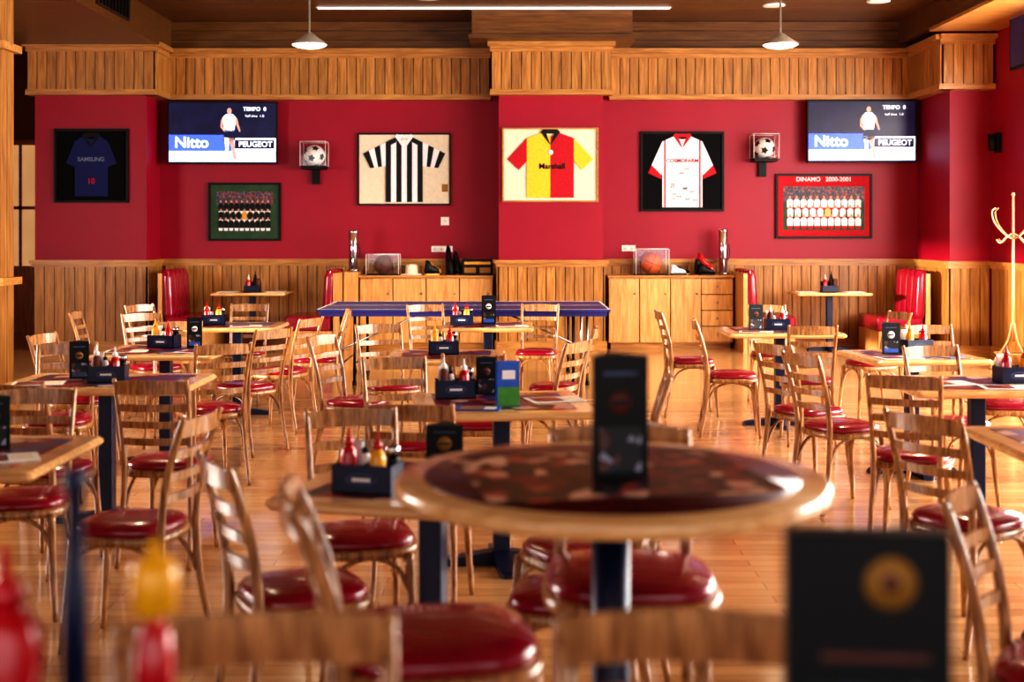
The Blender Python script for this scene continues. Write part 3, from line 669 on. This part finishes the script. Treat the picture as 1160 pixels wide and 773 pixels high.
o=b.obj('framed_white_jersey',(2.26,YB-.005,2.32)); text('COSMOFARM',o,'jersey_text',0,-.034,.14,.07,'jred')
for i in range(12): text('~ed',o,'autograph',random.uniform(-.16,.16),-.034,random.uniform(-.4,.06),.055,'jblack',False)
def team(name,x,z,w,h,fk,mk,inner,kit,rows,nper,y=YB-.005,title=None):
    b=MB(); frame_base(b,w,h,fk,mk,.028); iw,ih=inner; oz=-.03 if title else 0
    b.box(-iw/2,iw/2,-.018,-.015,oz-ih/2,oz+ih/2,'pitch'); b.box(-iw/2,iw/2,-.019,-.018,oz+ih*.16,oz+ih/2,'crowd')
    for r in range(rows):
        zb=oz-ih*.40+r*ih*.21; yy=-.030+r*.0025
        n=nper-(r%2)
        for i in range(n):
            cx=(-.5+(i+.5)/n)*iw*.92; q=iw/nper*.42
            k=kit if not(r==1 and i==n//2) else 'mustard'
            b.poly([(cx-q*.9,zb),(cx+q*.9,zb),(cx+q,zb+ih*.15),(cx+q*.5,zb+ih*.19),(cx-q*.5,zb+ih*.19),(cx-q,zb+ih*.15)],yy,yy+.002,k)
            b.poly([(cx-q*.7,zb-ih*.07),(cx+q*.7,zb-ih*.07),(cx+q*.9,zb),(cx-q*.9,zb)],yy,yy+.002,'jwhite' if kit!='jwhite' else 'jred')
            b.poly([(cx+q*.42*math.cos(t*pi/4),zb+ih*.23+q*.55*math.sin(t*pi/4)) for t in range(8)],yy-.001,yy+.001,'skin')
    o=b.obj(name,(x,y,z))
    if title: text(title,o,'title_text',0,-.017,h/2-.075,.08,'jwhite')
team('framed_team_photo',-3.55,1.785,.96,.77,'black','pitch',(.76,.54),'jblack',3,10)
team('framed_team_photo',4.14,1.86,1.28,.86,'black','jred',(1.08,.58),'jwhite',3,11,title='DINAMO   2000-2001')

# ------------------------------------------------------------ booths
def bench(x,rz,y=17.0):
    b=MB()
    D=.95
    b.box(-.3,.28,-D/2,D/2,.0,.28,'cabinet')
    b.box(-.28,.30,-D/2,D/2,.28,.46,'vinyl',ch=.05)
    for i in range(4):
        yy=-D/2+i*D/4
        b.loft([superell(.06,D/8-.004,.44,3,24,-.24,yy+D/8),superell(.075,D/8,.5,3,24,-.24,yy+D/8),superell(.07,D/8,.95,3,24,-.26,yy+D/8),superell(.055,D/8-.006,1.03,3,24,-.27,yy+D/8),superell(.02,D/8-.04,1.045,3,24,-.27,yy+D/8)],'vinyl')
    b.box(-.36,-.31,-D/2,D/2,0,1.0,'cabinet')
    b.obj('booth_bench',(x,y,0),rz)
bench(-4.06,0,17.0); bench(-2.54,pi,16.98) ; bench(3.25,0,17.0); bench(4.83,pi,16.9)
for x in(-3.32,4.06):
    t=table(x,16.95,.95,.7)
    b=MB()
    bottle(b,-.05,0,.01,'ketchup','white',.2); bottle(b,.03,.02,.01,'black','black',.24); b.box(-.1,.1,-.07,.07,0,.01,'black'); b.box(-.1,.1,.05,.055,.01,.13,'navy'); b.box(-.1,.1,-.07,-.065,.01,.08,'navy')
    for o_ in(-.1,.096): b.box(o_,o_+.004,-.07,.07,.01,.08,'navy')
    b.lathe([(.001,0),(.03,0),(.03,.14),(.02,.16),(.001,.16)],'brown',(.075,-.02,.01),12)
    b.obj('condiment_tray',(x,16.95,Zt))
    for dx in(-.3,.3):
        b=MB(); b.box(-.12,.12,-.15,.15,0,.004,'paper'); b.box(-.09,.09,-.1,.1,.004,.005,'cream'); b.obj('paper_placemat',(x+dx,16.9,Zt+.0005),.1*dx)

# ------------------------------------------------------------ coat rack
b=MB(); k='rack'
b.tube([(0,0,.3),(0,0,1.0),(0,0,1.92)],[.018,.017,.014],k,10,3); b.sphere((0,0,1.94),.024,k,12,8)
for a in range(4):
    t=a*pi/2+.35; c,s_=math.cos(t),math.sin(t)
    b.tube([(c*.02,s_*.02,1.45),(c*.12,s_*.12,1.5),(c*.25,s_*.25,1.62),(c*.29,s_*.29,1.74),(c*.24,s_*.24,1.79)],[.011,.011,.010,.009,.010],k,8,4)
    b.tube([(c*.02,s_*.02,1.5),(c*.1,s_*.1,1.46),(c*.18,s_*.18,1.40),(c*.23,s_*.23,1.44)],[.010,.010,.009,.010],k,8,4)
    b.tube([(c*.02,s_*.02,.5),(c*.08,s_*.08,.3),(c*.25,s_*.25,.1),(c*.3,s_*.3,.012)],[.012,.012,.012,.012],k,8,4)
b.tube([(.2*math.cos(j*pi/10),.2*math.sin(j*pi/10),.17) for j in range(21)],.009,k,8,1)
b.obj('coat_rack',(5.58,14.75,0))

# ------------------------------------------------------------ lights
def area(name,loc,rot,sx,sy,e,col):
    l=bpy.data.lights.new(name,'AREA'); l.shape='RECTANGLE'; l.size=sx; l.size_y=sy; l.energy=e; l.color=col
    o=bpy.data.objects.new(name,l); C.objects.link(o); o.location=loc; o.rotation_euler=rot; return o
area('daylight_right',(XR+.35,9.2,2.1),(0,pi/2,0),2.7,11,1750,(1,.96,.9))
area('daylight_rear',(-.5,Y0-.3,2.1),(pi/2,0,0),11,3,130,(1,.97,.95))
area('fill_left',(XL-.35,8.5,1.8),(0,-pi/2,0),1.8,4.2,500,(1,.95,.9))  # added fill lamp outside the left opening
l=bpy.data.lights.new('sun','SUN'); l.energy=6.0; l.angle=.02; l.color=(1,.9,.74)
so=bpy.data.objects.new('sun',l); C.objects.link(so)
so.rotation_euler=Vector((14.1,7.2,-1.35)).to_track_quat('-Z','Y').to_euler()
w=bpy.data.worlds.new('sky'); bpy.context.scene.world=w; w.use_nodes=True
w.node_tree.nodes['Background'].inputs['Color'].default_value=(.85,.92,1,1); w.node_tree.nodes['Background'].inputs['Strength'].default_value=.5

# ------------------------------------------------------------ camera
cd=bpy.data.cameras.new('camera'); co=bpy.data.objects.new('camera',cd); C.objects.link(co)
co.location=(0,0,1.55); co.rotation_euler=(pi/2,0,0)
cd.sensor_width=36; cd.lens=46.55; cd.shift_y=-.109; cd.clip_end=100
cd.dof.use_dof=True; cd.dof.focus_distance=10.5; cd.dof.aperture_fstop=2.2
bpy.context.scene.camera=co
vs=bpy.context.scene.view_settings
vs.view_transform='Standard'
for lk in('High Contrast','Medium High Contrast','None'):
    try: vs.look=lk; break
    except Exception as e: print('look',e)
print('LOOK',vs.look)
